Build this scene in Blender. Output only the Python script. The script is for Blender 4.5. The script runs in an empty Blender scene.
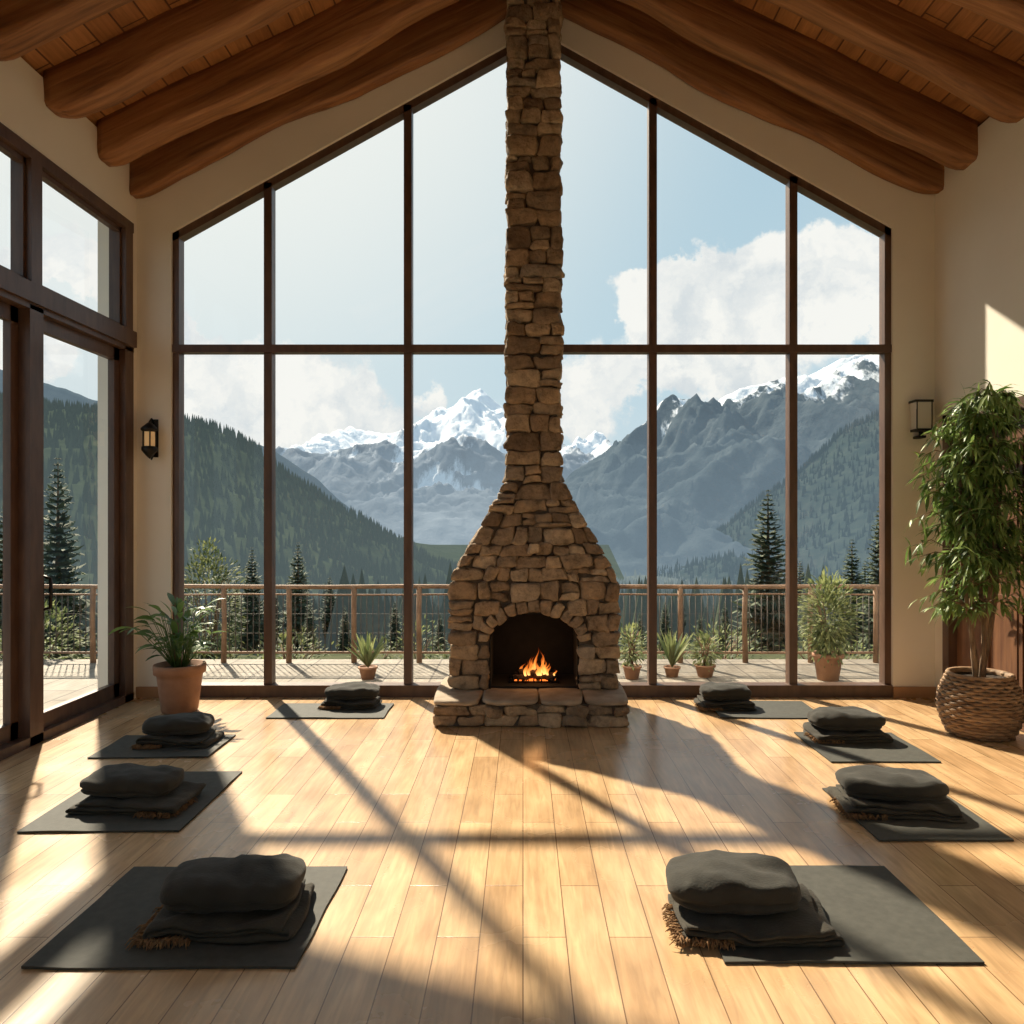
import bpy, math, random
from mathutils import Vector, Matrix, noise
random.seed(7)
R = random.random
def U(a,b): return a+(b-a)*random.random()
def rad(a): return math.radians(a)
CX=0.11
def ceil_z(x): return 6.215-0.49*abs(x-CX)
def win_z(x): return 5.66-0.557*abs(x-CX)

# ---------------------------------------------------------------- mesh builder
class MB:
    def __init__(s): s.v=[];s.f=[];s.m=[];s.c=[];s.s=[]
    def add(s,vs,fs,mat=0,col=0.5,smooth=False):
        o=len(s.v); s.v.extend([tuple(v) for v in vs]); s.c.extend([col]*len(vs))
        for f in fs:
            s.f.append(tuple(i+o for i in f)); s.m.append(mat); s.s.append(smooth)
    def box(s,x0,x1,y0,y1,z0,z1,mat=0,col=0.5):
        vs=[(x0,y0,z0),(x1,y0,z0),(x1,y1,z0),(x0,y1,z0),(x0,y0,z1),(x1,y0,z1),(x1,y1,z1),(x0,y1,z1)]
        s.add(vs,[(0,3,2,1),(4,5,6,7),(0,1,5,4),(1,2,6,5),(2,3,7,6),(3,0,4,7)],mat,col)
    def prism(s,pts,y0,y1,mat=0,col=0.5):   # pts in XZ
        n=len(pts)
        vs=[(x,y0,z) for x,z in pts]+[(x,y1,z) for x,z in pts]
        fs=[tuple(range(n)),tuple(range(2*n-1,n-1,-1))]+[(i,i+n,(i+1)%n+n,(i+1)%n) for i in range(n)]
        s.add(vs,fs,mat,col)
    def tube(s,pts,rads,n=8,mat=0,col=0.5,smooth=True,cap=True):
        pts=[Vector(p) for p in pts]; vs=[];fs=[]
        if not hasattr(rads,'__len__'): rads=[rads]*len(pts)
        up=None
        for i,p in enumerate(pts):
            t=(pts[min(i+1,len(pts)-1)]-pts[max(i-1,0)]).normalized()
            if up is None:
                up=Vector((0,0,1)) if abs(t.z)<0.9 else Vector((1,0,0))
            a=t.cross(up).normalized(); b=a.cross(t).normalized(); up=b
            for k in range(n):
                an=2*math.pi*k/n
                vs.append(p+(a*math.cos(an)+b*math.sin(an))*rads[i])
        for i in range(len(pts)-1):
            for k in range(n):
                fs.append((i*n+k,i*n+(k+1)%n,(i+1)*n+(k+1)%n,(i+1)*n+k))
        if cap:
            fs.append(tuple(range(n-1,-1,-1))); fs.append(tuple((len(pts)-1)*n+k for k in range(n)))
        s.add(vs,fs,mat,col,smooth)
    def lathe(s,c,prof,n=32,mat=0,col=0.5,smooth=True):
        vs=[];fs=[]
        for r,z in prof:
            for k in range(n):
                a=2*math.pi*k/n; vs.append((c[0]+r*math.cos(a),c[1]+r*math.sin(a),c[2]+z))
        for i in range(len(prof)-1):
            for k in range(n):
                fs.append((i*n+k,i*n+(k+1)%n,(i+1)*n+(k+1)%n,(i+1)*n+k))
        s.add(vs,fs,mat,col,smooth)
    def leaf(s,base,d,L,W,droop=0.3,mat=0,col=0.5,seg=4,fold=0.15):
        d=Vector(d).normalized(); base=Vector(base)
        side=d.cross(Vector((0,0,1)))
        if side.length<0.05: side=Vector((1,0,0))
        side.normalize()
        side=(side+Vector((U(-.4,.4),U(-.4,.4),U(-.5,.5)))).normalized()
        vs=[];fs=[];p=base.copy();dd=d.copy()
        for i in range(seg+1):
            t=i/seg
            w=W*0.5*math.sin(math.pi*min(1,(t*0.93+0.05)))**0.8
            nn=side.cross(dd).normalized()
            vs+= [p-side*w+nn*w*fold, p.copy(), p+side*w+nn*w*fold]
            dd=(dd+Vector((0,0,-droop/seg*1.6))).normalized()
            p=p+dd*(L/seg)
        for i in range(seg):
            a=i*3
            fs+=[(a,a+1,a+4,a+3),(a+1,a+2,a+5,a+4)]
        s.add(vs,fs,mat,col,True)
    def build(s,name,mats,parent=None,loc=None,rotz=0):
        me=bpy.data.meshes.new(name)
        me.from_pydata(s.v,[],s.f)
        for m in mats: me.materials.append(m)
        me.polygons.foreach_set('material_index',s.m)
        me.polygons.foreach_set('use_smooth',s.s)
        at=me.attributes.new('rnd','FLOAT','POINT'); at.data.foreach_set('value',s.c)
        me.update()
        ob=bpy.data.objects.new(name,me); bpy.context.scene.collection.objects.link(ob)
        if loc: ob.location=loc
        ob.rotation_euler[2]=rotz
        if parent: ob.parent=parent
        return ob

def superbox(n,k,ts=None):
    if ts is None: ts=[math.sin((i/n*2-1)*math.pi/2) for i in range(n+1)]
    n=len(ts)-1
    key={};vs=[];fs=[]
    def idx(p):
        q=tuple(round(c,5) for c in p)
        if q not in key:
            r=sum(abs(c)**k for c in p)**(1/k)
            key[q]=len(vs); vs.append(Vector(p)/r)
        return key[q]
    for ax in range(3):
        for sg in (-1,1):
            for i in range(n):
                for j in range(n):
                    q=[]
                    for (a,b) in ((i,j),(i+1,j),(i+1,j+1),(i,j+1)):
                        p=[0,0,0]; p[ax]=sg; p[(ax+1)%3]=ts[a]; p[(ax+2)%3]=ts[b]
                        q.append(idx(p))
                    if sg<0: q.reverse()
                    fs.append(tuple(q))
    return vs,fs
STONE=superbox(0,6,[-1,-.86,-.45,0,.45,.86,1])
SOFT=superbox(20,4.2)
def stone(mb,c,sz,mat=0,rot=0,col=None,jit=0.022):
    """sz full extents, rot about Y"""
    o=Vector((R()*99,R()*99,R()*99)); vs=[]
    rot+=U(-.05,.05)
    cr,sr=math.cos(rot),math.sin(rot)
    tw=U(-.14,.14); tp=U(-.16,.16); sh=U(-.14,.14)
    for p in STONE[0]:
        q=Vector((p.x*sz[0]/2*(1+tp*p.z)+sh*p.z*sz[2]/2,p.y*sz[1]/2,p.z*sz[2]/2*(1+tw*p.x)))
        nv=noise.noise_vector(q*9+o)*jit+noise.noise_vector(q*28+o)*jit*0.45
        q+=nv
        x=q.x*cr+q.z*sr; z=-q.x*sr+q.z*cr
        vs.append((c[0]+x,c[1]+q.y,c[2]+z))
    mb.add(vs,STONE[1],mat,R() if col is None else col,True)

# ---------------------------------------------------------------- materials
def newmat(name):
    m=bpy.data.materials.new(name); m.use_nodes=True
    nt=m.node_tree; b=nt.nodes['Principled BSDF']; return m,nt,b
def N(nt,t,**kw):
    n=nt.nodes.new(t)
    for k,v in kw.items(): setattr(n,k,v)
    return n
def ramp(nt,stops):
    r=N(nt,'ShaderNodeValToRGB'); cr=r.color_ramp
    while len(cr.elements)<len(stops): cr.elements.new(0.5)
    for e,(p,c) in zip(cr.elements,stops): e.position=p; e.color=(*c,1)
    return r
def noisemat(name,c1,c2,scale=8,rough=0.7,bump=0.2,bscale=None,stretch=(1,1,1),metal=0,bdist=0.01,attr=0,sheen=0,trans=0,detail=6):
    m,nt,b=newmat(name); L=nt.links.new
    tc=N(nt,'ShaderNodeTexCoord'); mp=N(nt,'ShaderNodeMapping'); mp.inputs['Scale'].default_value=stretch
    L(tc.outputs['Object'],mp.inputs[0])
    no=N(nt,'ShaderNodeTexNoise'); no.inputs['Scale'].default_value=scale; no.inputs['Detail'].default_value=detail
    L(mp.outputs[0],no.inputs['Vector'])
    r=ramp(nt,[(0.3,c1),(0.7,c2)])
    if attr:
        at=N(nt,'ShaderNodeAttribute'); at.attribute_name='rnd'
        mx=N(nt,'ShaderNodeMix'); mx.inputs[0].default_value=attr
        L(no.outputs[0],mx.inputs[2]); L(at.outputs['Fac'],mx.inputs[3]); L(mx.outputs[0],r.inputs[0])
    else: L(no.outputs[0],r.inputs[0])
    L(r.outputs[0],b.inputs['Base Color'])
    b.inputs['Roughness'].default_value=rough; b.inputs['Metallic'].default_value=metal
    if sheen: b.inputs['Sheen Weight'].default_value=sheen
    if bump:
        n2=N(nt,'ShaderNodeTexNoise'); n2.inputs['Scale'].default_value=bscale or scale*3; n2.inputs['Detail'].default_value=5
        L(mp.outputs[0],n2.inputs['Vector'])
        bp=N(nt,'ShaderNodeBump'); bp.inputs['Strength'].default_value=bump; bp.inputs['Distance'].default_value=bdist
        L(n2.outputs[0],bp.inputs['Height']); L(bp.outputs[0],b.inputs['Normal'])
    if trans:
        out=nt.nodes['Material Output']; tr=N(nt,'ShaderNodeBsdfTranslucent'); L(r.outputs[0],tr.inputs[0])
        ms=N(nt,'ShaderNodeMixShader'); ms.inputs[0].default_value=trans
        L(b.outputs[0],ms.inputs[1]); L(tr.outputs[0],ms.inputs[2]); L(ms.outputs[0],out.inputs[0])
    return m
def plankmat(name,c1,c2,seam,bw,rh,rough,mort=0.004,grain=0.35,spec=0.5,msm=0.1):
    m,nt,b=newmat(name); L=nt.links.new
    tc=N(nt,'ShaderNodeTexCoord'); sp=N(nt,'ShaderNodeSeparateXYZ'); cb=N(nt,'ShaderNodeCombineXYZ')
    L(tc.outputs['Object'],sp.inputs[0]); L(sp.outputs[1],cb.inputs[0]); L(sp.outputs[0],cb.inputs[1])
    br=N(nt,'ShaderNodeTexBrick'); br.offset=0.37; br.offset_frequency=2
    L(cb.outputs[0],br.inputs['Vector'])
    for k,v in (('Color1',(*c1,1)),('Color2',(*c2,1)),('Mortar',(*seam,1)),('Scale',1),('Mortar Size',mort),('Mortar Smooth',msm),('Brick Width',bw),('Row Height',rh),('Bias',0.0)):
        br.inputs[k].default_value=v
    mp=N(nt,'ShaderNodeMapping'); mp.inputs['Scale'].default_value=(1.6,18,1); L(cb.outputs[0],mp.inputs[0])
    no=N(nt,'ShaderNodeTexNoise'); no.inputs['Scale'].default_value=2.2; no.inputs['Detail'].default_value=8; no.inputs['Distortion'].default_value=0.8
    L(mp.outputs[0],no.inputs[0])
    r=ramp(nt,[(0.25,(1-grain,)*3),(0.7,(1.0,)*3)]); L(no.outputs[0],r.inputs[0])
    mx=N(nt,'ShaderNodeMix',data_type='RGBA',blend_type='MULTIPLY'); mx.inputs[0].default_value=1
    L(br.outputs[0],mx.inputs[6]); L(r.outputs[0],mx.inputs[7])
    n5=N(nt,'ShaderNodeTexNoise'); n5.inputs['Scale'].default_value=1.0; n5.inputs['Detail'].default_value=6
    mp5=N(nt,'ShaderNodeMapping'); mp5.inputs['Scale'].default_value=(3,9,1); L(cb.outputs[0],mp5.inputs[0]); L(mp5.outputs[0],n5.inputs[0])
    r5=ramp(nt,[(0.3,(0.78,0.74,0.68)),(0.65,(1.06,1.05,1.03))]); L(n5.outputs[0],r5.inputs[0])
    m5=N(nt,'ShaderNodeMix',data_type='RGBA',blend_type='MULTIPLY'); m5.inputs[0].default_value=1
    L(mx.outputs[2],m5.inputs[6]); L(r5.outputs[0],m5.inputs[7]); L(m5.outputs[2],b.inputs['Base Color'])
    n3=N(nt,'ShaderNodeTexNoise'); n3.inputs['Scale'].default_value=1.7; n3.inputs['Detail'].default_value=5; L(tc.outputs['Object'],n3.inputs[0])
    mr=N(nt,'ShaderNodeMapRange'); mr.inputs[3].default_value=rough-0.08; mr.inputs[4].default_value=rough+0.12
    L(n3.outputs[0],mr.inputs[0]); L(mr.outputs[0],b.inputs['Roughness'])
    b.inputs['Specular IOR Level'].default_value=spec
    bp=N(nt,'ShaderNodeBump'); bp.inputs['Strength'].default_value=0.25; bp.inputs['Distance'].default_value=0.003; bp.invert=True
    L(br.outputs['Fac'],bp.inputs['Height'])
    bp2=N(nt,'ShaderNodeBump'); bp2.inputs['Strength'].default_value=0.15; bp2.inputs['Distance'].default_value=0.003
    L(no.outputs[0],bp2.inputs['Height']); L(bp.outputs[0],bp2.inputs['Normal']); L(bp2.outputs[0],b.inputs['Normal'])
    return m
def beammat():
    m,nt,b=newmat('hewn_timber'); L=nt.links.new
    tc=N(nt,'ShaderNodeTexCoord'); sp=N(nt,'ShaderNodeSeparateXYZ'); L(tc.outputs['Object'],sp.inputs[0])
    def mth(op,a,bv):
        n=N(nt,'ShaderNodeMath',operation=op)
        if isinstance(a,(int,float)): n.inputs[0].default_value=a
        else: L(a,n.inputs[0])
        if isinstance(bv,(int,float)): n.inputs[1].default_value=bv
        elif bv is not None: L(bv,n.inputs[1])
        return n.outputs[0]
    dx=mth('ABSOLUTE',mth('SUBTRACT',sp.outputs[0],CX),None)
    zz=mth('ADD',sp.outputs[2],mth('MULTIPLY',dx,.49))      # follow the rafter's slope
    cb=N(nt,'ShaderNodeCombineXYZ'); L(mth('MULTIPLY',sp.outputs[0],.55),cb.inputs[0]); L(mth('MULTIPLY',sp.outputs[1],9),cb.inputs[1]); L(mth('MULTIPLY',zz,9),cb.inputs[2])
    no=N(nt,'ShaderNodeTexNoise'); no.inputs['Scale'].default_value=2.2; no.inputs['Detail'].default_value=9; no.inputs['Roughness'].default_value=.62; no.inputs['Distortion'].default_value=.5; L(cb.outputs[0],no.inputs[0])
    r=ramp(nt,[(.28,(0.12,0.044,0.014)),(.45,(0.27,0.112,0.038)),(.6,(0.38,0.17,0.062)),(.75,(0.48,0.24,0.10))]); L(no.outputs[0],r.inputs[0])
    at=N(nt,'ShaderNodeAttribute'); at.attribute_name='rnd'
    rr=ramp(nt,[(0,(.82,.80,.78)),(1,(1.1,1.08,1.05))]); L(at.outputs['Fac'],rr.inputs[0])
    mx=N(nt,'ShaderNodeMix',data_type='RGBA',blend_type='MULTIPLY'); mx.inputs[0].default_value=1; L(r.outputs[0],mx.inputs[6]); L(rr.outputs[0],mx.inputs[7])
    L(mx.outputs[2],b.inputs['Base Color']); b.inputs['Roughness'].default_value=.5
    bp=N(nt,'ShaderNodeBump'); bp.inputs['Strength'].default_value=.6; bp.inputs['Distance'].default_value=.015; L(no.outputs[0],bp.inputs['Height']); L(bp.outputs[0],b.inputs['Normal'])
    return m
M={}
M['floor']=plankmat('oak_floor',(0.70,0.475,0.265),(0.53,0.335,0.175),(0.22,0.125,0.06),1.05,0.155,0.24,mort=0.0022,grain=0.32)
M['ceil']=plankmat('pine_ceiling',(0.52,0.24,0.085),(0.40,0.17,0.057),(0.12,0.045,0.015),2.6,0.16,0.55,mort=0.006,grain=0.4)
M['beam']=beammat()
M['plaster']=noisemat('cream_plaster',(0.79,0.73,0.63),(0.83,0.77,0.67),scale=2,rough=0.9,bump=0.12,bscale=60,bdist=0.002)
M['frame']=noisemat('dark_walnut_frame',(0.07,0.036,0.024),(0.12,0.066,0.042),scale=6,rough=0.42,bump=0.1,stretch=(3,3,0.7))
M['base']=noisemat('oak_baseboard',(0.36,0.19,0.09),(0.46,0.26,0.13),scale=6,rough=0.5,bump=0.1)
M['doorw']=noisemat('stained_door',(0.10,0.04,0.02),(0.20,0.09,0.04),scale=4,rough=0.45,bump=0.15,stretch=(5,5,0.6))
M['mortar']=noisemat('mortar',(0.08,0.06,0.042),(0.15,0.115,0.085),scale=20,rough=0.95,bump=0.4)
M['soot']=noisemat('sooty_firebrick',(0.004,0.0035,0.003),(0.010,0.008,0.007),scale=12,rough=0.95,bump=0.4)
M['iron']=noisemat('black_iron',(0.012,0.011,0.010),(0.03,0.026,0.022),scale=20,rough=0.45,bump=0.1,metal=0.6)
M['mat']=noisemat('mat_rubber',(0.038,0.037,0.029),(0.055,0.054,0.043),scale=30,rough=0.78,bump=0.4,bscale=320,bdist=0.002)
M['cloth']=noisemat('charcoal_wool',(0.017,0.0155,0.011),(0.035,0.032,0.024),scale=9,rough=0.95,bump=0.5,bscale=130,bdist=0.004,sheen=0.06)
M['cloth2']=noisemat('olive_wool',(0.024,0.020,0.013),(0.048,0.041,0.027),scale=7,rough=0.95,bump=0.6,bscale=90,bdist=0.006,sheen=0.06)
M['fringe']=noisemat('ochre_fringe',(0.13,0.065,0.025),(0.28,0.155,0.065),scale=40,rough=0.95,bump=0)
M['terra']=noisemat('terracotta',(0.25,0.12,0.065),(0.38,0.20,0.115),scale=7,rough=0.8,bump=0.2)
M['soil']=noisemat('soil',(0.02,0.013,0.008),(0.06,0.04,0.025),scale=40,rough=1,bump=0.6)
M['leaf']=noisemat('broad_leaf',(0.05,0.11,0.025),(0.17,0.28,0.08),scale=5,rough=0.4,bump=0,attr=0.6,trans=0.35)
M['bamboo']=noisemat('narrow_leaf',(0.08,0.15,0.03),(0.27,0.38,0.11),scale=5,rough=0.45,bump=0,attr=0.7,trans=0.35)
M['shrub']=noisemat('shrub_leaf',(0.055,0.08,0.028),(0.21,0.23,0.09),scale=2,rough=0.7,bump=0,attr=0.7,trans=0.35)
M['shrub2']=noisemat('bright_shrub_leaf',(0.09,0.12,0.045),(0.29,0.32,0.13),scale=2,rough=0.7,bump=0,attr=0.7,trans=0.4)
M['needle']=noisemat('conifer_needles',(0.035,0.052,0.03),(0.10,0.125,0.068),scale=2,rough=0.8,bump=0,attr=0.7,trans=0.15)
M['bark']=noisemat('bark',(0.12,0.07,0.04),(0.28,0.19,0.11),scale=10,rough=0.9,bump=0.5,stretch=(4,4,1))
M['wicker']=noisemat('wicker',(0.13,0.07,0.035),(0.38,0.24,0.13),scale=14,rough=0.7,bump=0.2,attr=0.4)
M['railw']=noisemat('weathered_rail',(0.17,0.095,0.055),(0.31,0.185,0.11),scale=6,rough=0.7,bump=0.2)
M['wire']=noisemat('rail_wire',(0.06,0.05,0.042),(0.10,0.085,0.07),scale=20,rough=0.7,bump=0)
# stone
def stonemat():
    m,nt,b=newmat('fieldstone'); L=nt.links.new
    at=N(nt,'ShaderNodeAttribute'); at.attribute_name='rnd'
    r=ramp(nt,[(0,(0.19,0.13,0.082)),(0.2,(0.40,0.28,0.175)),(0.4,(0.28,0.21,0.145)),(0.55,(0.49,0.36,0.23)),(0.72,(0.27,0.195,0.13)),(0.88,(0.56,0.43,0.29)),(1,(0.33,0.27,0.21))])
    L(at.outputs['Fac'],r.inputs[0])
    tc=N(nt,'ShaderNodeTexCoord')
    no=N(nt,'ShaderNodeTexNoise'); no.inputs['Scale'].default_value=11; no.inputs['Detail'].default_value=10; no.inputs['Roughness'].default_value=0.72
    L(tc.outputs['Object'],no.inputs[0])
    r2=ramp(nt,[(0.32,(0.36,0.34,0.32)),(0.5,(0.85,0.83,0.81)),(0.7,(1.22,1.18,1.12))]); L(no.outputs[0],r2.inputs[0])
    mx=N(nt,'ShaderNodeMix',data_type='RGBA',blend_type='MULTIPLY'); mx.inputs[0].default_value=1
    L(r.outputs[0],mx.inputs[6]); L(r2.outputs[0],mx.inputs[7]); L(mx.outputs[2],b.inputs['Base Color'])
    b.inputs['Roughness'].default_value=0.9
    n2=N(nt,'ShaderNodeTexNoise'); n2.inputs['Scale'].default_value=26; n2.inputs['Detail'].default_value=9; n2.inputs['Roughness'].default_value=.65; L(tc.outputs['Object'],n2.inputs[0])
    bp=N(nt,'ShaderNodeBump'); bp.inputs['Strength'].default_value=1.0; bp.inputs['Distance'].default_value=0.025
    L(n2.outputs[0],bp.inputs['Height']); L(bp.outputs[0],b.inputs['Normal'])
    return m
M['stone']=stonemat()
M['slab']=noisemat('hearth_slab',(0.26,0.20,0.14),(0.43,0.34,0.25),scale=9,rough=0.9,bump=0.6,detail=9)
def glassmat():
    m=bpy.data.materials.new('window_glass'); m.use_nodes=True; nt=m.node_tree; nt.nodes.clear(); L=nt.links.new
    out=N(nt,'ShaderNodeOutputMaterial'); tr=N(nt,'ShaderNodeBsdfTransparent'); tr.inputs[0].default_value=(0.96,0.98,0.97,1)
    gl=N(nt,'ShaderNodeBsdfGlossy'); gl.inputs['Roughness'].default_value=0.0
    lw=N(nt,'ShaderNodeFresnel'); lw.inputs[0].default_value=1.3
    ms=N(nt,'ShaderNodeMixShader'); L(lw.outputs[0],ms.inputs[0]); L(tr.outputs[0],ms.inputs[1]); L(gl.outputs[0],ms.inputs[2]); L(ms.outputs[0],out.inputs[0])
    return m
M['glass']=glassmat()
def emit(name,c,s):
    m,nt,b=newmat(name); b.inputs['Base Color'].default_value=(*c,1); b.inputs['Emission Color'].default_value=(*c,1); b.inputs['Emission Strength'].default_value=s
    return m
M['amber']=emit('amber_glass',(0.8,0.5,0.22),0.2)
M['opal']=emit('opal_shade',(0.62,0.57,0.48),0.0)
def flamemat():
    m=bpy.data.materials.new('flame'); m.use_nodes=True; nt=m.node_tree; nt.nodes.clear(); L=nt.links.new
    out=N(nt,'ShaderNodeOutputMaterial'); em=N(nt,'ShaderNodeEmission'); at=N(nt,'ShaderNodeAttribute'); at.attribute_name='rnd'
    r=ramp(nt,[(0,(1,0.50,0.14)),(0.45,(1,0.27,0.04)),(1,(0.75,0.08,0.005))]); L(at.outputs['Fac'],r.inputs[0]); L(r.outputs[0],em.inputs[0])
    mr=N(nt,'ShaderNodeMapRange'); mr.inputs[3].default_value=2.6; mr.inputs[4].default_value=0.8; L(at.outputs['Fac'],mr.inputs[0]); L(mr.outputs[0],em.inputs[1])
    tr=N(nt,'ShaderNodeBsdfTransparent'); ms=N(nt,'ShaderNodeMixShader')
    mr2=N(nt,'ShaderNodeMapRange'); mr2.inputs[3].default_value=0.3; mr2.inputs[4].default_value=0.88; L(at.outputs['Fac'],mr2.inputs[0]); L(mr2.outputs[0],ms.inputs[0])
    L(em.outputs[0],ms.inputs[1]); L(tr.outputs[0],ms.inputs[2]); L(ms.outputs[0],out.inputs[0]); return m
M['flame']=flamemat()
M['ember']=emit('ember',(1,0.22,0.03),1.3)
M['char']=noisemat('charred_log',(0.012,0.008,0.006),(0.09,0.045,0.025),scale=15,rough=0.95,bump=0.6)
def mountmat(name,c1,c2,haze,h0,h1,z0,z1,scale,snow=None,es=1.0,axis=2,bump=0):
    m,nt,b=newmat(name); L=nt.links.new
    tc=N(nt,'ShaderNodeTexCoord'); no=N(nt,'ShaderNodeTexNoise'); no.inputs['Scale'].default_value=scale; no.inputs['Detail'].default_value=10; no.inputs['Roughness'].default_value=0.68
    L(tc.outputs['Object'],no.inputs[0]); r=ramp(nt,[(0.38,c1),(0.62,c2)]); L(no.outputs[0],r.inputs[0])
    sp=N(nt,'ShaderNodeSeparateXYZ'); L(tc.outputs['Object'],sp.inputs[0])
    col=r.outputs[0]
    if snow:
        s0,s1,ns,thr=snow
        n2=N(nt,'ShaderNodeTexNoise'); n2.inputs['Scale'].default_value=ns; n2.inputs['Detail'].default_value=9; n2.inputs['Roughness'].default_value=0.72
        mp=N(nt,'ShaderNodeMapping'); mp.inputs['Scale'].default_value=(2.2,0.5,0.8); mp.inputs['Rotation'].default_value=(0,0.6,0)
        L(tc.outputs['Object'],mp.inputs[0]); L(mp.outputs[0],n2.inputs[0])
        mr=N(nt,'ShaderNodeMapRange'); mr.inputs[1].default_value=s0; mr.inputs[2].default_value=s1; L(sp.outputs[2],mr.inputs[0])
        at=N(nt,'ShaderNodeAttribute'); at.attribute_name='rnd'   # relief: gullies hold snow
        a0=N(nt,'ShaderNodeMath',operation='ADD'); L(mr.outputs[0],a0.inputs[0]); L(at.outputs['Fac'],a0.inputs[1])
        ad=N(nt,'ShaderNodeMath',operation='ADD'); L(a0.outputs[0],ad.inputs[0]); L(n2.outputs[0],ad.inputs[1])
        mr3=N(nt,'ShaderNodeMapRange'); mr3.inputs[1].default_value=thr-.05; mr3.inputs[2].default_value=thr+.05; L(ad.outputs[0],mr3.inputs[0])
        mx=N(nt,'ShaderNodeMix',data_type='RGBA'); L(mr3.outputs[0],mx.inputs[0]); L(col,mx.inputs[6]); mx.inputs[7].default_value=(0.9,0.93,0.97,1); col=mx.outputs[2]
    L(col,b.inputs['Base Color']); b.inputs['Roughness'].default_value=1; b.inputs['Specular IOR Level'].default_value=0
    if bump:
        bp=N(nt,'ShaderNodeBump'); bp.inputs['Strength'].default_value=1; bp.inputs['Distance'].default_value=bump
        L(no.outputs[0],bp.inputs['Height']); L(bp.outputs[0],b.inputs['Normal'])
    em=N(nt,'ShaderNodeEmission'); em.inputs[0].default_value=(*haze,1); em.inputs[1].default_value=es  # aerial haze painted in as emission
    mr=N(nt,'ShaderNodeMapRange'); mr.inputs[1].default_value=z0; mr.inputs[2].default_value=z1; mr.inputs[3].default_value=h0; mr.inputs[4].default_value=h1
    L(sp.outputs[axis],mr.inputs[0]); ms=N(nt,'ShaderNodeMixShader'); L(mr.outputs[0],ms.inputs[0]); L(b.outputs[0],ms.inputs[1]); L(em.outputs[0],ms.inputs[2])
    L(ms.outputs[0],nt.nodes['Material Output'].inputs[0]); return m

# ---------------------------------------------------------------- room shell
XL,XR,YB,YF=-3.267,3.487,6.5,-3.0
mb=MB(); mb.box(XL-0.2,XR+0.2,YF-0.2,YB+0.18,-0.2,0,0); mb.build('floor',[M['floor']])
mb=MB()
wl,wr=-2.98,3.13
mb.prism([(-3.60,-0.2),(wl,-0.2),(wl,ceil_z(wl)),(-3.60,ceil_z(-3.60))],YB,YB+0.2)
mb.prism([(wr,-0.2),(3.92,-0.2),(3.92,ceil_z(3.92)),(wr,ceil_z(wr))],YB,YB+0.2)
mb.prism([(wl,win_z(wl)),(CX,win_z(CX)),(CX,ceil_z(CX)),(wl,ceil_z(wl))],YB,YB+0.2)
mb.prism([(CX,win_z(CX)),(wr,win_z(wr)),(wr,ceil_z(wr)),(CX,ceil_z(CX))],YB,YB+0.2)
mb.build('wall_back',[M['plaster']])
GY0=2.6
mb=MB()
mb.box(XL-0.18,XL,YF,YB,3.98,ceil_z(XL-0.1))
mb.box(XL-0.18,XL,YF,GY0,0,3.98)
mb.box(XL-0.18,XL,6.43,YB,0,3.98)
mb.build('wall_left',[M['plaster']])
mb=MB()
DY0,DY1,DZ=5.2,6.33,2.36
mb.box(XR,XR+0.18,YF,DY0,0,ceil_z(XR+0.1)); mb.box(XR,XR+0.18,DY1,YB,0,ceil_z(XR+0.1)); mb.box(XR,XR+0.18,DY0,DY1,DZ,ceil_z(XR+0.1))
mb.build('wall_right',[M['plaster']])
mb=MB()
mb.prism([(XL,3.2),(XR,3.2),(XR,ceil_z(XR)),(CX,ceil_z(CX)),(XL,ceil_z(XL))],YF-0.2,YF)
mb.box(XL,-2.7,YF-0.2,YF,0,3.2); mb.box(2.9,XR,YF-0.2,YF,0,3.2)
mb.build('wall_front',[M['plaster']])
# roof; two rows of unseen skylights added over the rear half for fill light
mb=MB(); SK0,SK1=-1.9,1.6
def slab(xa,xb,ya,yb,mat=0):
    mb.prism([(xa,ceil_z(xa)),(xb,ceil_z(xb)),(xb,ceil_z(xb)+0.22),(xa,ceil_z(xa)+0.22)],ya,yb,mat)
for s in (-1,1):
    xe=XL-0.55 if s<0 else XR+0.55
    xa,xb=CX+s*0.5,CX+s*2.95
    def sl(p,q,ya,yb): slab(min(p,q),max(p,q),ya,yb)
    sl(xe,CX,SK1,7.15); sl(xe,CX,YF-.5,SK0); sl(CX,xa,SK0,SK1); sl(xb,xe,SK0,SK1)  # overhang past the gable is unseen, added to shade the near floor
    z0=lambda x: ceil_z(x)+.15
    p,q=min(xa,xb),max(xa,xb)
    mb.add([(p,SK0,z0(p)),(q,SK0,z0(q)),(q,SK1,z0(q)),(p,SK1,z0(p))],[(0,1,2,3)],1)
mb.build('ceiling',[M['ceil'],M['glass']])
mb=MB(); mb.box(XL,wl,YB-0.02,YB,0,0.09); mb.box(wr,XR,YB-0.02,YB,0,0.09); mb.build('baseboard_back',[M['base']])
mb=MB(); mb.box(XR-0.02,XR,YF,DY0-0.09,0,0.09); mb.build('baseboard_right',[M['base']])
mb=MB(); mb.box(XL,XL+0.02,YF,GY0-0.05,0,0.09); mb.build('baseboard_left',[M['base']])

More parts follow.
